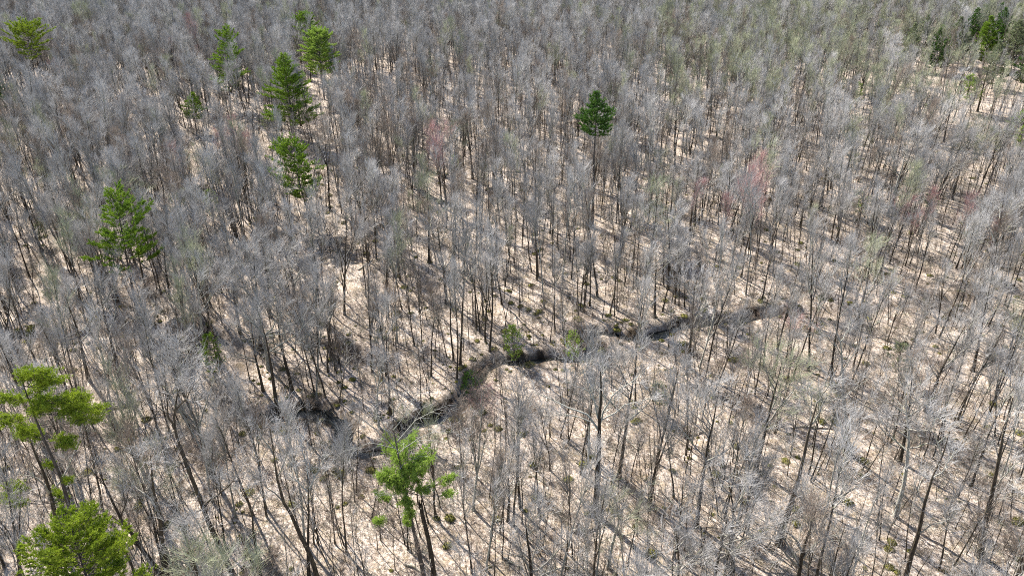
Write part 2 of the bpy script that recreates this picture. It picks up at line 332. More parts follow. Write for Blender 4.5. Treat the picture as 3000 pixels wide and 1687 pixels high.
# ------------------------------------------------------------------ pines
def tufts(C, Dr, g, nb=8, ln=.26, w=.045):
    """needle tufts at centres C with main directions Dr"""
    n = len(C); c = np.repeat(C, nb, 0); d = unit(np.repeat(Dr, nb, 0) + g.normal(0, .42, (n * nb, 3)))
    s = unit(np.cross(d, g.normal(size=d.shape))) * (w * .5); l = (ln * g.uniform(.7, 1.25, n * nb))[:, None]
    V = np.stack([c - s, c + s, c + d * l + s * .15], 1).reshape(-1, 3); return V, np.arange(n * nb * 3).reshape(-1, 3)
def pine_geo(seed, H, rad, h0, prof, dens=1.0, r0=None, whorl=.75, gaps=.12, asym=0, tuft=.26, droop=0, lean=(0, 0), ts=1.):
    """prof: list of (height fraction from crown base to top, radius factor)"""
    g = np.random.default_rng(seed); r0 = r0 or H * .0125
    k = 14; P0 = march(np.zeros((1, 3)), np.array([[lean[0], lean[1], 1.]]), np.array([H]), k, g, .018, .02); P0[:, 0, 2] -= .4
    R0 = r0 * (np.linspace(1, 0, k + 1) * .95 + .05)[None]; Tk = Geo(); Tk.add(*tubes(P0, R0, 8))
    zs = []; z = h0
    while z < H - .25:
        zs.append(z); z += whorl * g.uniform(.7, 1.3) * (.55 + .45 * (H - z) / (H - h0))
    S = []; Dd = []; L = []
    pf = np.array(prof)
    for z in zs:
        fr = (z - h0) / (H - h0); rr = np.interp(fr, pf[:, 0], pf[:, 1]) * rad; n = g.integers(4, 7); a0 = g.uniform(0, 6.28)
        for j in range(n):
            if g.random() < gaps: continue
            a = a0 + j * 6.283 / n + g.normal(0, .2); l = rr * g.uniform(.62, 1.3) * (1 + asym * math.cos(a))
            if l < .2: l = .2
            f = z / H * k; i = min(int(f), k - 1); p = P0[0, i] * (1 - f + i) + P0[0, i + 1] * (f - i)
            S.append(p); el = .12 + .75 * fr ** 3 - droop * (1 - fr); Dd.append((math.cos(a), math.sin(a), el)); L.append(l)
    S = np.array(S); Dd = np.array(Dd); L = np.array(L)
    P1 = march(S, Dd, L, 6, g, .07, .05); R1 = taper(.012 + L * .011, 6, .2); W = Geo(); W.add(*tubes(P1, R1, 4))
    # side branchlets
    per = np.maximum(4, (L * 3.4 * dens).astype(int)); idx = np.repeat(np.arange(len(L)), per); t = g.uniform(.22, 1, len(idx)) ** .8
    f = t * 6; i = np.minimum(f.astype(int), 5); w = (f - i)[:, None]; S2 = P1[idx, i] * (1 - w) + P1[idx, i + 1] * w; T1 = unit(P1[idx, i + 1] - P1[idx, i])
    side = unit(np.cross(T1, np.array([0, 0, 1.]))) * np.where(g.random(len(idx)) < .5, 1, -1)[:, None]
    D2 = unit(T1 * .75 + side * g.uniform(.5, 1.1, len(idx))[:, None] + np.array([0, 0, .12]) + g.normal(0, .12, (len(idx), 3)))
    L2 = np.minimum(L[idx] * .33, 1.3) * (1.15 - .6 * t) * g.uniform(.6, 1.2, len(idx)) + .18
    P2 = march(S2, D2, L2, 3, g, .1, .08); W.add(*tubes(P2, taper(np.full(len(idx), .012), 3, .4), 3))
    nt = np.maximum(3, (L2 * 9.5 * ts).astype(int)); id3 = np.repeat(np.arange(len(idx)), nt); t3 = g.uniform(.12, 1, len(id3)); f = t3 * 3; i = np.minimum(f.astype(int), 2); w = (f - i)[:, None]
    C = P2[id3, i] * (1 - w) + P2[id3, i + 1] * w + g.normal(0, .05, (len(id3), 3)); Dt = unit(P2[id3, i + 1] - P2[id3, i]) * .8 + np.array([0, 0, .5])
    Fo = Geo(); Fo.add(*tufts(C, Dt, g, 8, tuft, tuft * .2)); return Tk, W, Fo

def place_pine(base_px, geo, nm, label, needle='needle', cat='pine tree', group=None, rz=0):
    x, y = ground(*base_px); z = float(gz(x, y)); Tk, W, Fo = geo
    t = thing(nm, (x, y, z), label, cat, group); t.rotation_euler[2] = rz
    part('trunk', Tk.mesh('pine_trunk', [M['pine_bark']]), t); part('branches', W.mesh('pine_branches', [M['pine_bark']]), t)
    part('foliage', Fo.mesh('pine_foliage', [M[needle]]), t); return t
def h_of(base_px, top_px):
    x, y = ground(*base_px); return float(on_plane(top_px[0], top_px[1], y)[2])
def lean_of(base_px, top_px):
    x, y = ground(*base_px); p = on_plane(top_px[0], top_px[1], y); return ((p[0] - x) / p[2] , 0)
CONE = [(0, .75), (.15, 1), (.4, .8), (.7, .45), (1, .08)]
FLAT = [(0, .35), (.2, .5), (.45, .95), (.6, 1), (.8, .7), (1, .2)]
OVAL = [(0, .55), (.2, .9), (.45, 1), (.75, .72), (1, .15)]
IRR = [(0, .5), (.12, 1), (.28, .95), (.36, .45), (.5, .9), (.6, .62), (.75, .6), (.9, .42), (1, .1)]
KEEP = []      # image discs (x, y, r) where random trees stay out of the way of the landmarks
def pine(base, top, wpx, ybot, prof, seed, label, needle='needle', asym=0, dens=1.15, gaps=.10, whorl=.75, nm='pine_tree', cat='pine tree', tuft=.32, group=None, droop=0, clr=.93):
    x, y = ground(*base); H = h_of(base, top); zc = project(x, y, H * .6)[2]; rad = wpx / F * zc / 2; h0 = max(.6, float(on_plane(top[0], ybot, y)[2]))
    g = pine_geo(seed, H, rad, h0, prof, dens=dens, gaps=gaps, whorl=whorl, asym=asym, tuft=tuft, lean=lean_of(base, top), droop=droop)
    KEEP.append((x, y, rad, h0, clr)); return place_pine(base, g, nm, label, needle, cat, group)
pine((112, 292), (82, 78), 138, 178, FLAT, 11, 'yellow-green flat-topped pine near the top left corner', 'needle_yellow', whorl=.85)
pine((-6, 345), (-14, 215), 80, 318, CONE, 12, 'dark pine cut off by the left edge of the photo', 'needle_dark')
pine((676, 318), (644, 76), 112, 262, IRR, 13, 'dark green ragged pine with a low branch reaching left, upper left', 'needle', gaps=.2, whorl=1.0)
pine((915, 215), (893, 35), 76, 120, OVAL, 14, 'farthest green pine rising behind the yellowish pine', 'needle', whorl=.7)
pine((950, 288), (930, 84), 110, 215, OVAL, 15, 'light yellowish green pine directly behind the largest dark pine', 'needle_pale', whorl=.6, dens=1.3)
pine((866, 425), (826, 167), 176, 375, CONE, 16, 'largest full dark green pine, left of the photo centre', 'needle', whorl=.8, dens=1.2, gaps=.1)
pine((912, 668), (852, 410), 150, 590, OVAL, 17, 'bright green pine with an uneven crown below the largest dark pine', 'needle', whorl=.85, asym=-.15, gaps=.2)
pine((576, 395), (564, 272), 66, 350, CONE, 18, 'small solitary green pine left of the largest dark pine', 'needle', whorl=.6)
pine((400, 905), (333, 560), 215, 800, IRR, 19, 'tall layered green pine with long side branches near the left edge', 'needle', asym=.12, whorl=1.35, gaps=.15, dens=1.25)
pine((1735, 668), (1750, 270), 112, 400, CONE, 20, 'tall pine with dense conical top and long bare trunk right of centre', 'needle_dark', whorl=.6, dens=1.3, gaps=.05)
pine((395, 2080), (158, 1530), 275, 1790, OVAL, 21, 'bushy yellow-green pine filling the bottom left corner', 'needle_yellow', whorl=.55, dens=1.9, gaps=.06, tuft=.24)

# pines whose trunk and foliage masses follow the photograph
def hero_pts(base, pts, Y, g=None, dep=0):
    P = [on_plane(a, b, Y + (0 if g is None else g.normal(0, dep))) for a, b in pts]; return np.array(P)
def poly_even(P, k):
    d = np.concatenate([[0], np.cumsum(np.linalg.norm(np.diff(P, axis=0), axis=1))]); s = np.linspace(0, d[-1], k + 1)
    return np.stack([np.interp(s, d, P[:, i]) for i in range(3)], -1)
def blob_pine(base, trunk, blobs, label, needle, seed, r0=.26, dead=None, nm='pine_tree', tuft=.24, dens=1.):
    g = np.random.default_rng(seed); x, y = ground(*base); z0 = float(gz(x, y)); O = np.array([x, y, z0])
    P0 = poly_even(hero_pts(base, [base] + trunk, y), 16) - O; P0[0] = (0, 0, -.3)
    P0 += np.cumsum(g.normal(0, .012, P0.shape), 0) * np.array([1, 1, 0]); R0 = r0 * (np.linspace(1, 0, 17) * .9 + .1)
    Tk = Geo(); Tk.add(*tubes(P0[None], R0[None], 8)); W = Geo(); Fo = Geo(); KEEP.append((x, y, 3.2, 9., .93))
    for (bx, by, br) in blobs:
        c = on_plane(bx, by, y) - O; rm = br * 1.18 / F * project(x, y, 12)[2]; c[1] += g.normal(0, 1.2)
        j = np.argmin(np.abs(P0[:, 2] - (c[2] - .8))); S = P0[j]
        ctrl = np.array([S, S * .5 + c * .5 + np.array([0, 0, -.35]), c]); P = poly_even(ctrl, 6)[None]; P += g.normal(0, .05, P.shape)
        W.add(*tubes(P, taper(np.array([.05]), 6, .3), 4))
        n = int(20 * rm * rm * dens) + 8; q = unit(g.normal(size=(n, 3))) * (g.uniform(0, 1, n) ** .4)[:, None] * rm * np.array([.85, .85, .42]); ax = unit(c - S + np.array([0, 0, .8])); E = c + q + ax * (q @ ax)[:, None] * .9
        mid = P[0][np.clip((6 * g.uniform(.45, 1, n)).astype(int), 0, 6)]
        tw = np.stack([mid, mid * .5 + E * .5 + g.normal(0, .08, (n, 3)), E], 1); W.add(*tubes(tw, taper(np.full(n, .013), 2, .5), 3))
        per = 13; id3 = np.repeat(np.arange(n), per); t = g.uniform(.4, 1.08, len(id3))[:, None]
        C = tw[id3, 1] * (1 - t) + tw[id3, 2] * t + g.normal(0, .13, (len(id3), 3)); Dt = unit(tw[id3, 2] - tw[id3, 1]) * .6 + np.array([0, 0, .6])
        Fo.add(*tufts(C, Dt, g, 8, tuft, .042))
    t = thing(nm, tuple(O), label, 'pine tree'); part('trunk', Tk.mesh('pine_trunk', [M['pine_bark']]), t); part('branches', W.mesh('pine_branches', [M['pine_bark']]), t)
    part('foliage', Fo.mesh('pine_foliage', [M[needle]]), t)
    if dead:
        LP = []; LR = []
        for pl, r in dead:
            P = poly_even(hero_pts(base, pl, y, g, .5), 7) - O; LP.append(P + np.cumsum(g.normal(0, .05, P.shape), 0)); LR.append(r * np.linspace(1, .25, 8))
        C = crown_from_limbs(np.array(LP), np.array(LR), g, 8, 5, .4, (.5, 1.3), .010, .05, 5)
        part('dead_top', C.mesh('dead_top', [M['bark_pale'], M['twig']]), t, 'bare pale dead branches above the green needles')
    return t
blob_pine((252, 1660), [(228, 1563), (205, 1490), (180, 1400), (150, 1330), (120, 1265), (96, 1200), (75, 1140), (60, 1090)],
    [(64, 1100, 26), (100, 1095, 26), (128, 1110, 30), (150, 1125, 26), (55, 1150, 30), (95, 1150, 34), (140, 1165, 36), (45, 1200, 32), (110, 1200, 30), (172, 1190, 30),
     (210, 1160, 34), (240, 1140, 26), (235, 1190, 34), (205, 1220, 32), (268, 1215, 34), (285, 1195, 22), (85, 1235, 30), (60, 1260, 26), (240, 1250, 28), (200, 1270, 24),
     (38, 1300, 22), (90, 1285, 26), (160, 1465, 22), (30, 1435, 24), (60, 1450, 20), (10, 1460, 22), (215, 1390, 14), (140, 1365, 12)],
    'tall leaning yellow-green pine with a long bare trunk, left edge', 'needle_yellow', 31, .30)
blob_pine((1248, 1725), [(1240, 1680), (1222, 1600), (1203, 1520), (1190, 1460), (1180, 1410), (1172, 1370), (1163, 1320), (1152, 1270), (1150, 1210), (1152, 1185)],
    [(1195, 1330, 26), (1170, 1350, 24), (1135, 1365, 32), (1215, 1365, 34), (1230, 1395, 34), (1195, 1390, 36), (1150, 1395, 34), (1125, 1400, 24), (1165, 1420, 30), (1215, 1425, 32),
     (1245, 1420, 24), (1195, 1455, 26), (1200, 1490, 20), (1310, 1412, 19), (1322, 1425, 15), (1108, 1490, 20), (1120, 1475, 16), (1195, 1520, 12)],
    'bright green pine with a bare dead top, bottom centre beside a broken trunk', 'needle_pale', 32, .27,
    dead=[([(1163, 1320), (1100, 1270), (1060, 1235), (1020, 1215)], .06), ([(1155, 1290), (1115, 1215), (1090, 1175)], .06), ([(1160, 1300), (1215, 1240), (1260, 1215), (1310, 1195)], .06),
          ([(1152, 1260), (1185, 1215), (1205, 1170), (1240, 1145)], .05), ([(1165, 1330), (1230, 1280), (1290, 1260), (1340, 1265)], .05), ([(1150, 1215), (1140, 1180), (1120, 1140)], .04),
          ([(1160, 1310), (1090, 1300), (1040, 1320), (1000, 1330)], .045), ([(1150, 1225), (1160, 1190), (1170, 1150)], .035), ([(1172, 1370), (1200, 1330), (1200, 1290)], .04),
          ([(1155, 1270), (1100, 1240), (1050, 1190)], .04), ([(1190, 1450), (1250, 1440), (1275, 1400)], .04), ([(1190, 1455), (1130, 1445), (1105, 1440)], .03)], dens=1.15)

# young conifers in the understorey
YOUNG = [((628, 660), (620, 560), 46, 'needle_pale', 'thin young green pine halfway down, left of the bright uneven pine'),
         ((632, 1120), (612, 985), 66, 'needle', 'hazy young green pine beside the stream bend, left of centre'),
         ((1512, 1052), (1497, 925), 62, 'needle_pale', 'pale young pine on the far bank of the stream, centre'),
         ((1682, 1075), (1674, 975), 58, 'needle_pale', 'bright yellow-green young pine on the near stream bank'),
         ((1340, 520), (1335, 455), 34, 'needle_pale', 'small yellow-green young pine beside the red budding tree, upper centre'),
         ((1418, 545), (1412, 475), 30, 'needle', 'small thin dark-green young pine above the photo centre'),
         ((1380, 1150), (1372, 1068), 60, 'needle_dark', 'low dull green young pine above the red brush by the stream'),
         ((2520, 640), (2502, 560), 62, 'needle_pale', 'bright low young pine in the right half among pale trees'),
         ((2738, 640), (2715, 560), 44, 'needle_dull', 'faint pale young pine left of the red budding tree at right'),
         ((2515, 320), (2508, 238), 34, 'needle_pale', 'small bright young pine in the upper right below the green stand'),
         ((2845, 330), (2832, 215), 66, 'needle_pale', 'pale green pine just below the dark green stand, top right'),
         ((2985, 470), (2985, 330), 90, 'needle_pale', 'olive green pine at the right edge, upper part'),
         ((1935, 1215), (1925, 1125), 60, 'needle_dull', 'faint pale-green young pine right of the big spreading tree'),
         ((2640, 1115), (2630, 1010), 80, 'needle_dull', 'faint pale-green young pine low among white-limbed trees at right'),
         ((30, 480), (28, 385), 54, 'needle_dull', 'faint pale-green pine at the left edge, upper part'),
         ((125, 720), (120, 640), 46, 'needle_dull', 'faint pale-green pine left of the tall layered pine'),
         ((1762, 1010 - 300), (1700, 420), 1, '', ''),
         ((790, 395), (778, 345), 50, 'needle_dull', 'small pale-green pine at the left foot of the largest dark pine'),
         ((2320, 225), (2318, 150), 40, 'needle_pale', 'small faint green pine left of the top right stand')]
for i, (b, t, w, nd, lb) in enumerate(YOUNG):
    if w > 5: pine(b, t, w, b[1] - (b[1] - t[1]) * .22, OVAL, 50 + i, lb, nd, nm='young_pine', cat='young pine', whorl=.42, dens=.62, gaps=.25, tuft=.22, group='young pines under the bare trees', clr=.62)
STAND = [(2650, 205, 120, 52), (2700, 170, 110, 50), (2740, 215, 125, 60), (2790, 195, 125, 64), (2838, 160, 120, 60), (2880, 200, 135, 66), (2925, 165, 125, 60), (2960, 215, 135, 70), (3000, 180, 130, 66),
         (2860, 120, 95, 55), (2910, 110, 92, 52), (2960, 115, 95, 56), (2760, 120, 90, 48), (2660, 125, 85, 42), (2560, 150, 85, 40), (2530, 95, 70, 38), (2475, 120, 75, 38), (2600, 85, 70, 38), (3010, 270, 140, 70), (2905, 262, 125, 56)]
o_names = 'first second third fourth fifth sixth seventh eighth ninth tenth eleventh twelfth thirteenth fourteenth fifteenth sixteenth seventeenth eighteenth nineteenth twentieth'.split()
rank = {i: r for r, i in enumerate(sorted(range(len(STAND)), key=lambda q: STAND[q][0]))}
for i, (bx, by, h, w) in enumerate(STAND):
    pine((bx, by), (bx + (bx - 1500) * .02, by - h * 1.12), w * 1.35, by - h * .12, CONE, 90 + i, f'{o_names[rank[i]]} hemlock from the left in the dark green stand, top right', ['needle_dark', 'needle', 'needle_dark', 'needle_dull'][i % 4] if bx > 2700 else 'needle_dull',
         nm='hemlock', cat='hemlock', whorl=.7, dens=1., gaps=.08, tuft=.36, group='hemlocks in the stand at the top right', clr=.42)

# ------------------------------------------------------------------ bare tree kinds
SLIM = [make_tree(200 + i, 16.5 + .45 * i, .125 + .009 * (i % 5), 'slim') for i in range(10)]
FORK = [make_tree(300 + i, 17.5 + .5 * i, .16 + .012 * (i % 3), 'fork') for i in range(6)]
BROAD = [make_tree(400 + i, 18.5 + .6 * i, .24 + .02 * (i % 3), 'broad') for i in range(5)]
SAP = [make_tree(500 + i, 3 + 1.25 * i, .028 + .006 * i, 'sapling') for i in range(9)]
KINDS = [('slim', t) for t in SLIM] + [('fork', t) for t in FORK] + [('broad', t) for t in BROAD]
TM = []
for i, (st, (Tk, C)) in enumerate(KINDS):
    tm = Tk.mesh('trunk', [M['bark']]); cms = {c: C.mesh('crown', [M['limb'], M[c]]) for c in ('twig', 'twig_brown', 'twig_red', 'twig_green')}
    TM.append((st, (tm, Tk.mesh('trunk', [M['bark_pale']])), cms))
PRO = bpy.data.collections.new('tree_kinds')      # sources for the far wood
PIDX = {}
def proto(key, Tk, C, tw, limb='limb'):
    G = Geo(); G.merge(Tk); G.merge(C, 1); PIDX[key] = len(PIDX)
    o = bpy.data.objects.new(f'tree_kind_{PIDX[key]:03d}', G.mesh('tree_kind', [M['bark'], M[limb], M[tw]])); PRO.objects.link(o)
for i, (st, (Tk, C)) in enumerate(KINDS):
    for tw in ('twig', 'twig_brown', 'twig_green'): proto((i, tw), Tk, C, tw)
for i in (0, 3, 6, 12): proto((i, 'twig_red'), *KINDS[i][1], 'twig_red')

def instancer(name, pts, rot, scl, idx, col, mats=()):
    me = bpy.data.meshes.new(name); me.vertices.add(len(pts)); me.vertices.foreach_set('co', np.asarray(pts, np.float32).ravel())
    for nm, ty, val in (('rot', 'FLOAT_VECTOR', rot), ('scl', 'FLOAT_VECTOR', scl), ('idx', 'INT', idx)):
        a = me.attributes.new(nm, ty, 'POINT'); a.data.foreach_set('vector' if 'VEC' in ty else 'value', np.asarray(val, np.int32 if ty == 'INT' else np.float32).ravel())
    me.update(); o = link(bpy.data.objects.new(name, me))
    ng = bpy.data.node_groups.new(name, 'GeometryNodeTree'); ng.interface.new_socket('Geometry', in_out='INPUT', socket_type='NodeSocketGeometry'); ng.interface.new_socket('Geometry', in_out='OUTPUT', socket_type='NodeSocketGeometry')
    N = ng.nodes; L = ng.links; gi = N.new('NodeGroupInput'); gout = N.new('NodeGroupOutput'); ip = N.new('GeometryNodeInstanceOnPoints'); ci = N.new('GeometryNodeCollectionInfo')
    ci.inputs['Collection'].default_value = col; ci.inputs['Separate Children'].default_value = True; ci.inputs['Reset Children'].default_value = True
    def attr(nm, ty):
        a = N.new('GeometryNodeInputNamedAttribute'); a.data_type = ty; a.inputs['Name'].default_value = nm; return a.outputs['Attribute']
    L.new(gi.outputs[0], ip.inputs['Points']); L.new(ci.outputs[0], ip.inputs['Instance']); ip.inputs['Pick Instance'].default_value = True
    L.new(attr('idx', 'INT'), ip.inputs['Instance Index']); L.new(attr('rot', 'FLOAT_VECTOR'), ip.inputs['Rotation']); L.new(attr('scl', 'FLOAT_VECTOR'), ip.inputs['Scale'])
    L.new(ip.outputs[0], gout.inputs[0]); md = o.modifiers.new('scatter', 'NODES'); md.node_group = ng; return o

# ------------------------------------------------------------------ hero bare trees drawn from the photo
def hero_tree(base, trunk, limbs, label, seed, r0, bark='bark', limb='limb', dep=1.2, l2=7, l3=6, nm='bare_tree', tw='twig', group=None, top_open=False):
    g = np.random.default_rng(seed); x, y = ground(*base); O = np.array([x, y, float(gz(x, y))])
    P0 = poly_even(hero_pts(base, [base] + trunk, y), 14) - O; P0[0] = (0, 0, -.4); P0 += np.cumsum(g.normal(0, .02, P0.shape), 0)
    R0 = r0 * (np.linspace(1, 0, 15) * .85 + .15); R0[0] *= 1.35; R0[1] *= 1.05; Tk = Geo(); Tk.add(*tubes(P0[None], R0[None], 9))
    LP = []; LR = []
    for pl, r in limbs:
        s = g.normal(0, 1); k = len(pl); P = np.array([on_plane(a, b, y + s * dep * j / max(1, k - 1) * 1.6) for j, (a, b) in enumerate(pl)]) - O
        P = poly_even(P, 8); P[1:] += np.cumsum(g.normal(0, .07, (8, 3)), 0); LP.append(P); LR.append(r * np.linspace(1, .2, 9))
    LP = np.array(LP); LR = np.array(LR); C = Geo(); C.add(*tubes(LP, LR, 6), 0)
    S, D, t, idx, rr = sprout(LP, LR, 5, .2, .98, (30, 65), g, .08); L1 = np.linalg.norm(np.diff(LP, axis=1), axis=2).sum(1)
    L = (L1[idx] * .42 * (1.2 - .7 * t) + .5) * g.uniform(.6, 1.2, len(t)); P1 = march(S, D, L, 5, g, .15, .04); R1 = taper(np.minimum(rr * .6, .015 + L * .014), 5, .25)
    C.merge(crown_from_limbs(P1, R1, g, l2 // 2 + 1, l3, .45, (.4, 1.2), .012, .13, 6))
    t = thing(nm, tuple(O), label, 'bare tree', group or 'bare trees in the wood'); part('trunk', Tk.mesh('trunk', [M[bark]]), t); part('crown', C.mesh('crown', [M[limb], M[tw]]), t)
    KEEP.append((x, y, 1.6, 4., .5)); return t
hero_tree((1742, 1512), [(1748, 1430), (1752, 1350), (1756, 1270), (1756, 1220), (1762, 1150), (1758, 1090)],
    [([(1755, 1262), (1720, 1215), (1670, 1190), (1600, 1165), (1560, 1150)], .13), ([(1755, 1250), (1775, 1190), (1800, 1150), (1850, 1120), (1880, 1095)], .12), ([(1752, 1225), (1735, 1150), (1710, 1090), (1690, 1050)], .10),
     ([(1762, 1230), (1810, 1205), (1830, 1190), (1900, 1165)], .09), ([(1757, 1180), (1765, 1110), (1790, 1060)], .09), ([(1730, 1235), (1660, 1215), (1600, 1215)], .07), ([(1756, 1200), (1720, 1140), (1650, 1110)], .08)],
    'big thick-trunked spreading bare tree, bottom centre right, moss at its foot', 601, .40, limb='bark_pale')
hero_tree((812, 1200), [(800, 1120), (788, 1050), (775, 985), (765, 950)],
    [([(775, 985), (745, 950), (715, 925), (690, 905)], .13), ([(776, 982), (800, 950), (815, 925), (830, 895)], .12), ([(790, 1030), (830, 1005), (870, 975), (920, 925), (960, 900)], .11), ([(770, 965), (765, 930), (750, 890)], .1),
     ([(798, 1030), (840, 1010), (890, 1000), (930, 1020)], .07), ([(780, 985), (850, 970), (900, 955)], .07)],
    'pale-limbed spreading bare tree with bleached forks, left of centre by the stream', 602, .30, limb='bark_pale', l3=5)
hero_tree((700, 1720), [(665, 1640), (640, 1590), (612, 1530), (598, 1490), (580, 1440), (550, 1370), (525, 1300), (508, 1250), (515, 1190), (525, 1130)],
    [([(598, 1485), (640, 1440), (680, 1400), (720, 1385)], .12), ([(598, 1490), (560, 1510), (530, 1545)], .08), ([(510, 1255), (490, 1200), (480, 1150), (470, 1110)], .10), ([(515, 1200), (545, 1160), (570, 1130)], .08), ([(550, 1370), (520, 1330), (490, 1300)], .05)],
    'dark bare tree with a thick elbow branch to the right, bottom left', 603, .34, limb='bark')
hero_tree((505, 1740), [(470, 1680), (440, 1640), (410, 1600), (385, 1560), (355, 1520), (320, 1450), (290, 1380)],
    [([(385, 1560), (340, 1525), (290, 1505), (240, 1490)], .11), ([(355, 1520), (370, 1460), (385, 1400)], .07), ([(320, 1450), (290, 1400), (255, 1350)], .07), ([(410, 1600), (360, 1560), (330, 1570)], .06)],
    'bare tree leaning up to the left with a long low limb, beside the corner pine', 604, .30, limb='bark')
hero_tree((490, 1700), [(480, 1620), (472, 1560), (466, 1500), (455, 1460), (445, 1400), (440, 1330)],
    [([(466, 1500), (440, 1455), (400, 1430), (375, 1400), (350, 1370)], .11), ([(480, 1560), (510, 1500), (530, 1470)], .08), ([(445, 1400), (470, 1340), (480, 1290)], .07), ([(455, 1440), (420, 1400), (410, 1340)], .07)],
    'dark bare tree forking in a wide Y, just left of the elbow-branched tree', 605, .30)
hero_tree((935, 1720), [(915, 1640), (880, 1570), (850, 1500), (830, 1470), (812, 1400), (800, 1330), (790, 1260)],
    [([(830, 1470), (790, 1430), (760, 1400)], .09), ([(812, 1400), (840, 1350), (850, 1300)], .08), ([(800, 1330), (770, 1290), (750, 1240)], .08), ([(850, 1500), (900, 1460), (925, 1410)], .07)],
    'tall bare tree leaning left over the brush, left of the broken trunk', 606, .27)
hero_tree((905, 1700), [(902, 1600), (905, 1500), (905, 1420), (900, 1390)],
    [([(903, 1440), (870, 1400), (840, 1370)], .07), ([(905, 1430), (930, 1380), (950, 1330)], .07), ([(904, 1400), (895, 1350), (880, 1300)], .07)],
    'straight bare tree with pale forked crown crossing the leaning tree, bottom left', 607, .2, limb='bark_pale')
hero_tree((765, 1700), [(755, 1640), (742, 1560), (735, 1500), (722, 1470), (700, 1430)],
    [([(735, 1495), (755, 1450), (770, 1400)], .07), ([(722, 1470), (690, 1420), (680, 1370)], .07), ([(705, 1440), (715, 1390), (720, 1340)], .06)],
    'slim bare tree with a forked top right of the elbow-branched tree', 608, .2)
hero_tree((2282, 1594), [(2288, 1560), (2310, 1500), (2340, 1400), (2365, 1290), (2375, 1240), (2395, 1170)],
    [([(2290, 1550), (2320, 1510), (2345, 1480)], .08), ([(2370, 1250), (2400, 1220), (2430, 1180), (2460, 1160)], .1), ([(2375, 1235), (2385, 1190), (2385, 1130)], .1), ([(2390, 1190), (2420, 1140), (2440, 1090)], .07), ([(2345, 1370), (2310, 1320), (2300, 1270)], .05)],
    'tall bare tree with a dark flared root base, lower right', 609, .36)
hero_tree((2142, 1700), [(2148, 1640), (2146, 1590), (2142, 1560), (2150, 1500), (2140, 1440), (2132, 1400)],
    [([(2146, 1585), (2180, 1555), (2190, 1500)], .09), ([(2143, 1570), (2110, 1530), (2090, 1480)], .09), ([(2150, 1500), (2170, 1450), (2190, 1400)], .08), ([(2142, 1450), (2110, 1400), (2090, 1350)], .08), ([(2134, 1410), (2150, 1360), (2160, 1320)], .06)],
    'white-limbed spreading bare tree left of the flared root tree, bottom right', 610, .26, limb='bark_pale', l3=10)
hero_tree((2490, 1330), [(2476, 1240), (2468, 1150), (2466, 1080), (2462, 1010), (2440, 950)],
    [([(2470, 1150), (2440, 1080), (2400, 1040)], .09), ([(2466, 1090), (2500, 1040), (2530, 1000)], .08), ([(2462, 1000), (2490, 960), (2500, 920)], .07), ([(2470, 1170), (2520, 1130), (2580, 1100)], .08), ([(2464, 1040), (2430, 1000), (2400, 940)], .07), ([(2475, 1200), (2540, 1190), (2570, 1160)], .05)],
    'bleached white-limbed bare tree on the near side of the stream, right', 611, .27, bark='bark_pale', limb='bark_pale', l3=10)
hero_tree((2645, 1720), [(2665, 1640), (2690, 1560), (2705, 1480), (2730, 1400), (2760, 1330), (2780, 1260)],
    [([(2690, 1560), (2730, 1540), (2780, 1520)], .09), ([(2730, 1400), (2770, 1370), (2800, 1320)], .08), ([(2760, 1330), (2740, 1270), (2730, 1210)], .08), ([(2705, 1470), (2680, 1420), (2670, 1370)], .06)],
    'tall bare tree with a long pale limb reaching right, bottom right', 612, .27, limb='bark_pale')
hero_tree((2870, 1630), [(2885, 1530), (2905, 1440), (2925, 1340), (2945, 1240), (2965, 1160)],
    [([(2905, 1440), (2950, 1380), (3000, 1330)], .1), ([(2925, 1340), (2900, 1290), (2890, 1240)], .07), ([(2945, 1240), (2980, 1180), (3000, 1130)], .07), ([(2890, 1510), (2940, 1460), (2990, 1440)], .07)],
    'thick many-limbed bare tree against the right edge, lower part', 613, .34)
# broken standing trunk
g = np.random.default_rng(77); bx, by = ground(1272, 1700); O = (bx, by, float(gz(bx, by))); ht = h_of((1272, 1700), (1266, 1490))
P = march(np.zeros((1, 3)), np.array([[0, 0, 1.]]), np.array([ht]), 12, g, .03, .03); P[:, 0, 2] -= .4
bt = Geo(); bt.add(*tubes(P, (np.linspace(.28, .2, 13) * (1 + g.normal(0, .05, 13)))[None], 10)); t = thing('broken_trunk', O, 'dark standing broken trunk without crown, right of the dead-topped pine', 'dead tree')
tipS = P[0, -1] + np.array([[math.cos(a) * .16, math.sin(a) * .16, -.5] for a in np.linspace(0, 6.28, 9)[:-1]]); sp_ = march(tipS, np.tile([0, 0, 1.], (8, 1)), g.uniform(.6, 1.5, 8), 2, g, .05); bt.add(*tubes(sp_, taper(np.full(8, .09), 2, .1), 4))
part('trunk', bt.mesh('broken_trunk', [M['bark']]), t)
S, D_, tt, ix, rr = sprout(P, np.full((1, 13), .28), 9, .3, .98, (50, 85), g, .0); sb = march(S, D_, g.uniform(.5, 2.6, 9), 4, g, .15)
for w_ in range(9): sg = Geo(); sg.add(*tubes(sb[w_:w_ + 1], taper(np.full(1, .04), 4), 4)); part('branch_stub', sg.mesh('branch_stub', [M['limb']]), t)
KEEP.append((bx, by, 1.2, 2., .5))

def in_reach(x, y, depth):      # reaches of the stream that lie open to view
    m = np.zeros(len(x), bool)
    for (a, b, w_) in ((1830, 985, 200), (1620, 1045, 120), (2150, 940, 100), (850, 1208, 110), (1080, 1312, 110), (1420, 1075, 80), (90, 988, 110), (1200, 1262, 60)):
        q = ground(a, b); qx = project(x, y, 0.)[0]; m |= (np.abs(qx - a) < w_ + 15) & (y < q[1]) & (y > q[1] - depth)
    return m
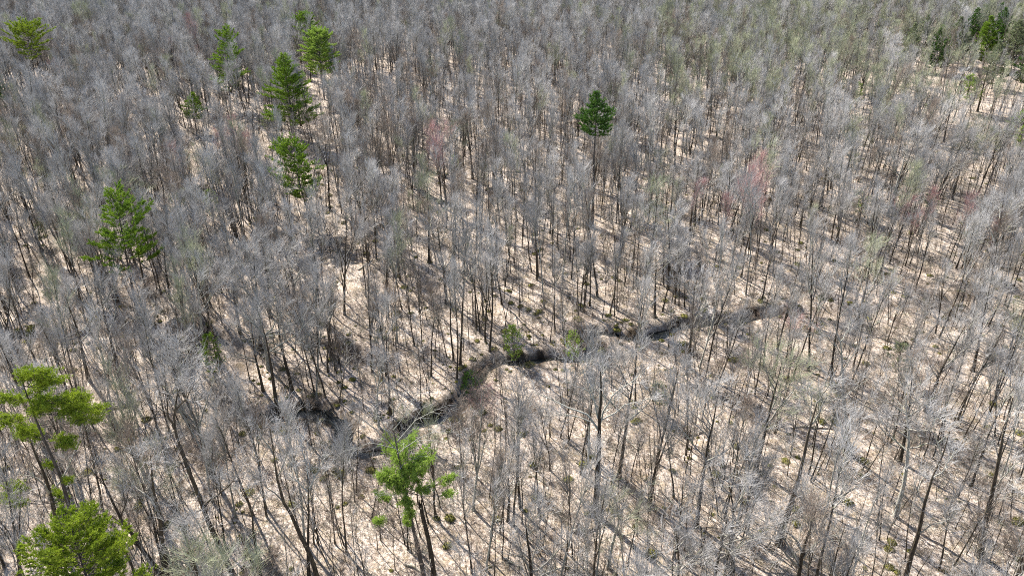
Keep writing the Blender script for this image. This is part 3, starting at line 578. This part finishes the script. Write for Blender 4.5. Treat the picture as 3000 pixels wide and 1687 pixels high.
# ------------------------------------------------------------------ positions of all other bare trees
def density(x, y):
    px, py, dp = project(x, y, 0.0)
    n = .55 + .9 * vnoise(x, y, 22, 21) ** 1.2
    d = 1 / 26.0 * np.ones_like(x)
    d = d * (1 + .5 * (1 - sstep(500, 1500, px)) * (1 - sstep(650, 1000, py)))      # dense upper left
    d = d * (1 + .8 * (1 - sstep(40, 330, py)))                                       # dense far wood
    d = d * (1 - .48 * np.exp(-((px - 1400) / 420) ** 2 - ((py - 980) / 300) ** 2))    # open middle
    d = d * (1 - .25 * sstep(1150, 1500, py))
    return d * n
N0 = 60000; yy = rng.uniform(34, 590, N0); xx = rng.uniform(-1, 1, N0) * (yy * .80 + 45)
area_each = ((590 - 34) * 2 * (yy * .80 + 45)) / N0
keep = rng.random(N0) < density(xx, yy) * area_each
xx, yy = xx[keep], yy[keep]
# clumps of companion stems
cl = rng.random(len(xx)) < .22; rep = rng.integers(1, 4, cl.sum()); cx = np.repeat(xx[cl], rep) + rng.normal(0, 1.0, rep.sum()); cy = np.repeat(yy[cl], rep) + rng.normal(0, 1.0, rep.sum())
child = np.r_[np.zeros(len(xx), bool), np.ones(len(cx), bool)]; xx = np.r_[xx, cx]; yy = np.r_[yy, cy]
ok = stream_d(xx, yy) > 1.9
ok &= ~(in_reach(xx, yy, 15) & (rng.random(len(xx)) < .85))
for (kx, ky, kr, kh, kc) in KEEP:
    ok &= np.hypot(xx - kx, yy - ky) > min(kr * .55, 3) + 1.0
    top = 17 - (ky - yy) * (CAMH - kh) / ky                 # how high a tree standing in front reaches up the landmark
    shade = (np.abs(xx - kx * (yy / ky)) < kr * 1.0 + 1.2) & (yy < ky) & (top > kh * .85)
    ok &= ~(shade & (rng.random(len(xx)) < kc))
# thin out near-duplicates
xx, yy, child = xx[ok], yy[ok], child[ok]
cell = {}; sel = []
for i in range(len(xx)):
    k = (int(xx[i] // 1.6), int(yy[i] // 1.6))
    if any((k[0] + a, k[1] + b) in cell and math.hypot(xx[cell[(k[0] + a, k[1] + b)]] - xx[i], yy[cell[(k[0] + a, k[1] + b)]] - yy[i]) < (.7 if child[i] else 1.5) for a in (-1, 0, 1) for b in (-1, 0, 1)): continue
    cell[k] = i; sel.append(i)
xx, yy, child = xx[sel], yy[sel], child[sel]; n = len(xx)
zz = gz(xx, yy); u = rng.random(n)
near = yy < 105
kind = np.where(u < np.where(near, .50, .58), rng.integers(0, 10, n), np.where(u < np.where(near, .82, .80), 10 + rng.integers(0, 6, n), 16 + rng.integers(0, 5, n)))
kind = np.where(child, rng.integers(0, 10, n), kind)
scl = rng.uniform(.55, 1.15, n) * np.where(child, .85, 1) * np.where(yy > 250, 1.05, 1); rot = rng.uniform(0, 6.283, n)
px0, py0, dp0 = project(xx, yy, zz)
tilt = rng.normal(0, .032, (n, 2)) * np.where(rng.random(n) < .1, 4, 1)[:, None]
tone = rng.random(n); tw = np.where(tone < .82, 0, np.where(tone < .93, 1, 2))     # grey / brown / greenish twigs
tw = np.where((px0 > 1900) & (py0 < 420) & (rng.random(n) < .45), 2, tw); tw = np.where((px0 > 900) & (px0 < 1400) & (py0 > 420) & (rng.random(n) < .2), 1, tw)
REDS = [(1303, 640, 8), (2120, 820, 11), (2790, 790, 11), (670, 590, 11), (1460, 640, 5), (700, 420, 6), (1290, 1230, 4), (1180, 660, 5), (500, 640, 5), (560, 250, 6), (180, 320, 7), (30, 60, 16)]
for (rx, ry, rr_) in REDS:
    q = ground(rx, ry); m = np.hypot(xx - q[0], yy - q[1]) < rr_; tw[m & (rng.random(n) < .42)] = 3
TWN = ['twig', 'twig_brown', 'twig_green', 'twig_red']
redk = [0, 3, 6, 12]; kind = np.where(tw == 3, np.array(redk)[rng.integers(0, 4, n)], kind)
size_px = F * 19 * scl / dp0
vis = (px0 > 5) & (px0 < 2995) & (py0 > 5) & (py0 < 1780)
order = np.argsort(-np.where(vis, size_px, -1)); NEAR_N = 286
own = np.zeros(n, bool); own[order[:NEAR_N]] = True

# landmarks for labels (photo pixel of the trunk foot, phrase)
LMK = [((252, 1660), 'the leaning pine at left'), ((1248, 1700), 'the dead-topped green pine'), ((1742, 1512), 'the big spreading tree'),
       ((812, 1200), 'the bleached forked tree'), ((690, 1700), 'the elbow-branched tree'), ((2282, 1594), 'the flared root tree'), ((2490, 1330), 'the white-limbed tree at right'),
       ((1512, 1052), 'the pale young stream pine'), ((1682, 1075), 'the bright young bank pine'), ((632, 1120), 'the hazy young pine at left'), ((2142, 1700), 'the white spreading tree'),
       ((2645, 1700), 'the long-limbed tree, bottom right'), ((2870, 1630), 'the thick tree at the right edge'), ((1935, 1215), 'the faint pine right of centre'), ((2640, 1115), 'the faint pine at right'),
       ((400, 905), 'the tall layered pine'), ((505, 1740), 'the low-limbed leaning tree'), ((1380, 1150), 'the dull green stream pine'), ((915, 1700), 'the straight pale-forked tree')]
groups = {}
for i in np.where(own)[0]:
    d = [math.hypot(px0[i] - a, py0[i] - b) for (a, b), _ in LMK]; j = int(np.argmin(d)); a, b = LMK[j][0]; an = math.degrees(math.atan2(-(py0[i] - b), px0[i] - a)) % 360
    sec = ['right of', 'upper right of', 'above', 'upper left of', 'left of', 'lower left of', 'below', 'lower right of'][int(((an + 22.5) % 360) // 45)]
    groups.setdefault((j, sec), []).append((d[j], i))
LAB = {}
for (j, sec), L_ in groups.items():
    for r, (dd, i) in enumerate(sorted(L_)):
        form = {'slim': 'slim', 'fork': 'forked', 'broad': 'spreading'}[TM[kind[i]][0]]; colr = ['grey', 'brownish', 'greenish', 'reddish'][tw[i]]
        o_ = '' if len(L_) == 1 else (o_names[r] + ' nearest ' if r else 'nearest ')
        LAB[i] = f'{form} {colr} bare tree, {o_}{sec} {LMK[j][1]}'
for i in order[:NEAR_N]:
    if not own[i]: continue
    st, tm, cms = TM[kind[i]]
    t = thing('bare_tree', (xx[i], yy[i], zz[i]), LAB[i], 'bare tree', 'bare trees in the wood'); t.rotation_euler = (tilt[i, 0], tilt[i, 1], rot[i]); t.scale = (scl[i],) * 3
    part('trunk', tm[int(rng.random() < .22)], t); part('crown', cms[TWN[tw[i]]], t)
fi = np.where(~own)[0]
idx = np.array([PIDX[(int(kind[i]), TWN[tw[i]])] for i in fi])
ft = instancer('far_bare_trees', np.c_[xx[fi], yy[fi], zz[fi]], np.c_[tilt[fi], rot[fi]], np.repeat(scl[fi][:, None], 3, 1), idx, PRO)
ft['kind'] = 'stuff'; ft['label'] = 'grey leafless wood of countless bare trees stretching into the distance'; ft['category'] = 'bare wood'
print('TREES', n, 'own', own.sum())

# ------------------------------------------------------------------ undergrowth, brush and tussocks
PSAP = bpy.data.collections.new('sapling_kinds'); c_ = 0
for i, (Tk, C) in enumerate(SAP):
    for tw_ in ('twig', 'twig_brown'):
        G = Geo(); G.merge(Tk); G.merge(C, 1); o = bpy.data.objects.new(f'sapling_kind_{c_:03d}', G.mesh('sapling_kind', [M['bark'], M['limb'], M[tw_]])); PSAP.objects.link(o); c_ += 1
ns_ = 22000; sy = 36 + (rng.random(ns_) ** .75) * 420; sx = rng.uniform(-1, 1, ns_) * (sy * .76 + 20)
m = (rng.random(ns_) < .3 + 1.1 * vnoise(sx, sy, 12, 33) ** 2) & (stream_d(sx, sy) > 1.7) & ~(in_reach(sx, sy, 8) & (rng.random(ns_) < .8)); sx, sy = sx[m], sy[m]; k = len(sx)
us = instancer('undergrowth', np.c_[sx, sy, gz(sx, sy)], np.c_[rng.normal(0, .08, k), rng.normal(0, .08, k), rng.uniform(0, 6.28, k)], np.repeat(rng.uniform(.6, 1.25, k)[:, None], 3, 1), (c_ * rng.random(k) ** (.8)).astype(int), PSAP)
us['kind'] = 'stuff'; us['label'] = 'thin leafless saplings and brush growing under the trees'; us['category'] = 'undergrowth'

PL = bpy.data.collections.new('sprig_kinds')
for i in range(5):
    g = np.random.default_rng(850 + i); q = 9; a = g.uniform(0, 6.28, q); S = np.c_[g.normal(0, .35, (q, 2)), np.full(q, -.03)]; Dq = np.c_[np.cos(a), np.sin(a), g.uniform(.15, 1.6, q)]
    P = march(S, Dq, g.uniform(.3, 1.1, q), 3, g, .2); G = Geo(); G.add(*tubes(P, taper(np.full(q, .016), 3, .4), 3)); S2, D2, t2, i2, r2 = sprout(P, taper(np.full(q, .016), 3), 4, .2, 1, (25, 60), g, .1)
    G.add(*tubes(march(S2, D2, g.uniform(.15, .5, len(t2)), 1, g), taper(np.full(len(t2), .011), 1, .5), 3)); PL.objects.link(bpy.data.objects.new(f'sprig_kind_{i}', G.mesh('sprig', [M['twig_brown'] if i % 2 else M['limb']])))
nl_ = 60000; ly = 36 + (rng.random(nl_) ** .8) * 200; lx = rng.uniform(-1, 1, nl_) * (ly * .72 + 15); m = (rng.random(nl_) < .15 + vnoise(lx, ly, 5, 44)) & (stream_d(lx, ly) > 1.8); lx, ly = lx[m], ly[m]; k = len(lx)
ls = instancer('ground_sprigs', np.c_[lx, ly, gz(lx, ly)], np.c_[np.zeros(k), np.zeros(k), rng.uniform(0, 6.28, k)], np.repeat(rng.uniform(.6, 1.3, k)[:, None], 3, 1), rng.integers(0, 5, k), PL)
ls['kind'] = 'stuff'; ls['label'] = 'low dry sprigs and fallen twigs over the leaf litter'; ls['category'] = 'dry twigs'

PT = bpy.data.collections.new('tussock_kinds')
for i in range(5):
    g = np.random.default_rng(800 + i); nu, nv = 10, 6; V = []; 
    for a in range(nv):
        for b in range(nu):
            th = a / (nv - 1) * math.pi / 2; ph = b / nu * 2 * math.pi; r_ = 1 + g.normal(0, .16); V.append((math.cos(ph) * math.sin(th) * r_, math.sin(ph) * math.sin(th) * r_, math.cos(th) * .7 * r_ - .12))
    Fc = [(a * nu + b, a * nu + (b + 1) % nu, (a + 1) * nu + (b + 1) % nu, (a + 1) * nu + b) for a in range(nv - 1) for b in range(nu)]
    G = Geo(); G.add(np.array(V), np.array(Fc)); C = unit(g.normal(size=(60, 3))) * np.array([1, 1, .7]); C[:, 2] = np.abs(C[:, 2]); Vt, Ft = tufts(C * .95, C + np.array([0, 0, .4]), g, 4, .4, .10); G.add(Vt, Ft, 0)
    PT.objects.link(bpy.data.objects.new(f'tussock_kind_{i}', G.mesh('tussock', [M['moss']])))
nt_ = 9000; ty = 36 + (rng.random(nt_) ** .8) * 170; tx = rng.uniform(-1, 1, nt_) * (ty * .72 + 15); sdv = stream_d(tx, ty)
m = (sdv > 1.5) & (rng.random(nt_) < .20 + .8 * np.exp(-(sdv / 6) ** 2)); tx, ty = tx[m], ty[m]; k = len(tx); s_ = .15 + .5 * rng.random(k) ** 2.2
ts = instancer('moss_tussocks', np.c_[tx, ty, gz(tx, ty)], np.c_[np.zeros(k), np.zeros(k), rng.uniform(0, 6.28, k)], np.c_[s_, s_ * rng.uniform(.7, 1.3, k), s_ * rng.uniform(.6, 1.1, k)], rng.integers(0, 5, k), PT)
ts['kind'] = 'stuff'; ts['label'] = 'small olive moss tussocks scattered over the leaf litter'; ts['category'] = 'moss'

SHRUBS = [((1030, 1050), 3.6, 'brown', 'dark tangled shrub left of the open middle by the side channel'), ((985, 1040), 3.0, 'brown', 'low dark shrub left end of the side channel'), ((1075, 1065), 2.6, 'brown', 'small dark shrub at the right end of the side channel'),
    ((960, 690), 5.5, 'grey', 'big tangled shrub right below the bright uneven pine'), ((1010, 730), 4.5, 'brown', 'brown shrub lower right of the bright uneven pine'), ((1440, 1060), 4.0, 'grey', 'large grey shrub on the stream bend, centre'),
    ((1400, 1085), 3.5, 'brown', 'brown shrub at the left end of the centre stream bend'), ((1425, 1190), 3.6, 'red', 'reddish shrub in front of the centre stream bend'), ((1350, 1230), 3.4, 'brown', 'brown shrub on the right bank above the dead-topped pine'),
    ((1740, 1000), 3.0, 'grey', 'grey shrub right of the bright young bank pine'), ((1810, 1060), 3.0, 'grey', 'pale shrub below the dark straight reach of stream'), ((1700, 960), 2.6, 'brown', 'brown shrub on the far bank above the young bank pine'),
    ((650, 1150), 4.6, 'grey', 'grey shrub just below the hazy young pine'), ((700, 1230), 4.4, 'grey', 'grey shrub where the stream turns right, left of centre'), ((600, 1330), 4.6, 'brown', 'dense dark brush heap above the elbow-branched tree'),
    ((640, 1370), 4.2, 'brown', 'dark brush right side of the brush heap, lower left'), ((570, 1290), 3.8, 'grey', 'grey brush at the top of the brush heap, lower left'), ((1020, 1350), 3.8, 'grey', 'blue-grey shrub below the stream, left of the dead-topped pine'),
    ((980, 1330), 3.4, 'grey', 'second grey shrub further left below the stream, lower centre left'), ((930, 1180), 3.0, 'brown', 'brown shrub behind the glinting stream reach'), ((2330, 965), 3.8, 'red', 'dull red shrub on the near bank at right'),
    ((2240, 925), 3.0, 'brown', 'brown shrub on the far bank at right'), ((2700, 905), 5.0, 'grey', 'grey thicket on the stream far right'), ((2660, 850), 4.5, 'brown', 'dark mossy shrub on the slope above the stream at right'),
    ((2780, 930), 4.4, 'grey', 'grey shrub below the stream near the right edge'), ((2080, 950), 3.0, 'grey', 'grey shrub at the right end of the dark stream reach'), ((420, 860), 4.2, 'brown', 'brown shrub at the foot of the tall layered pine'),
    ((470, 905), 4.2, 'grey', 'grey shrub lower right of the tall layered pine'), ((330, 950), 4.4, 'brown', 'brown tangle along the stream below the tall layered pine'), ((180, 960), 4.0, 'brown', 'brown tangle along the stream near the left edge'),
    ((1910, 800), 4.6, 'grey', 'round grey shrub thicket right of centre'), ((1965, 815), 3.8, 'brown', 'brown thicket just right of the round grey thicket'), ((880, 940), 3.4, 'grey', 'grey shrub upper right of the bleached forked tree'),
    ((1530, 1205), 2.4, 'brown', 'small brown shrub left of the big spreading tree'), ((1560, 1225), 2.2, 'brown', 'smallest brown shrub left of the big spreading tree'), ((2960, 1600), 2.6, 'brown', 'dark low shrub in the bottom right corner')]
SM = {(k, c): make_shrub(900 + k, 3.2, 3.4, 13).mesh('stems', [M['limb'] if c == 'grey' else M['twig_brown'], M[{'grey': 'twig', 'brown': 'twig_brown', 'red': 'twig_red'}[c]]]) for k in range(4) for c in ('grey', 'brown', 'red')}
for i, ((a, b), s, c, lb) in enumerate(SHRUBS):
    x, y = ground(a, b); t = link(bpy.data.objects.new('shrub', SM[(i % 4, c)])); t.location = (x, y, float(gz(x, y))); t.scale = (s / 3.4, s / 3.4, s / 4.2); t.rotation_euler[2] = i * 1.3
    t['label'] = lb; t['category'] = 'shrub'; t['group'] = 'leafless shrubs'

LOGS = [((1676, 1560), (1748, 1556), .16, 'pale horizontal log right below the big spreading tree'), ((1050, 797), (1092, 762), .16, 'pale log slanting up to the right, centre left'), ((1712, 962), (1775, 962), .15, 'log bridging the start of the dark stream reach'),
    ((1190, 1654), (1242, 1678), .15, 'log at the foot of the dead-topped pine'), ((2000, 1634), (2075, 1628), .12, 'pale thin log bottom right of centre'), ((712, 1000), (818, 972), .2, 'long dark log behind the bleached forked tree'),
    ((820, 962), (935, 930), .16, 'dark log to the right of the bleached forked tree'), ((602, 757), (680, 757), .14, 'thin pale log lower left of the bright uneven pine'), ((180, 984), (290, 948), .22, 'long pale trunk fallen across the stream, left'),
    ((1440, 850), (1475, 838), .12, 'short log in the open middle of the wood'), ((1145, 905), (1175, 900), .12, 'short log below the open middle, left side'), ((2330, 1250), (2440, 1255), .13, 'thin dark log crossing behind the flared root tree'),
    ((1830, 1290), (1870, 1325), .14, 'log lying right of the big spreading tree'), ((1335, 1360), (1385, 1362), .10, 'thin pale log above and right of the broken trunk'), ((2890, 1390), (2935, 1420), .12, 'dark log near the right edge'),
    ((1560, 1395), (1600, 1425), .13, 'mossy log lower left of the big spreading tree'), ((2000, 1280), (2060, 1265), .12, 'log between the faint pine and the flared root tree'), ((1250, 700), (1290, 690), .12, 'short pale log above the open middle'),
    ((1475, 1645), (1530, 1670), .15, 'log at the bottom edge near the centre'), ((1900, 600), (1940, 590), .13, 'short log in the upper right centre'), ((2180, 800), (2240, 815), .13, 'log above the stream at right'), ((960, 1385), (1010, 1400), .14, 'log left of the dead-topped pine')]
for i, (a, b, r_, lb) in enumerate(LOGS):
    g = np.random.default_rng(1000 + i); A = ground(*a); B = ground(*b); nn = 9; pts = np.array([A + (B - A) * q / (nn - 1) for q in range(nn)]); zz_ = gz(pts[:, 0], pts[:, 1]); zz_ = np.maximum(zz_, np.interp(np.arange(nn), [0, nn - 1], [zz_[0], zz_[-1]])) + r_ * .7
    O = np.array([pts[0, 0], pts[0, 1], zz_[0] - r_]); P = np.c_[pts, zz_] - O; P[1:-1] += g.normal(0, .04, (nn - 2, 3)); G = Geo(); Rr_ = r_ * np.linspace(1, .6, nn) * (1 + g.normal(0, .05, nn)); Rr_[[0, -1]] *= .96
    P = np.vstack([P[:1], P, P[-1:]]); Rr_ = np.r_[.01, Rr_, .01]; P[0] -= (P[2] - P[1]) * .01; P[-1] += (P[-2] - P[-3]) * .01; G.add(*tubes(P[None], Rr_[None], 8))
    o = link(bpy.data.objects.new('fallen_log', G.mesh('fallen_log', [M['log']]))); o.location = O
    o['label'] = lb; o['category'] = 'fallen log'; o['group'] = 'fallen logs on the forest floor'
    if i % 2 == 0:
        S, D_, tt, ix, rr = sprout(P[None, 1:-1], Rr_[None, 1:-1], 3, .4, .95, (35, 70), g, .3); q = march(S, D_, g.uniform(.6, 2, 3), 3, g, .12)
        for w_ in range(3): G2 = Geo(); G2.add(*tubes(q[w_:w_ + 1], taper(np.full(1, .035), 3), 4)); part('branch_stub', G2.mesh('branch_stub', [M['log']]), o)
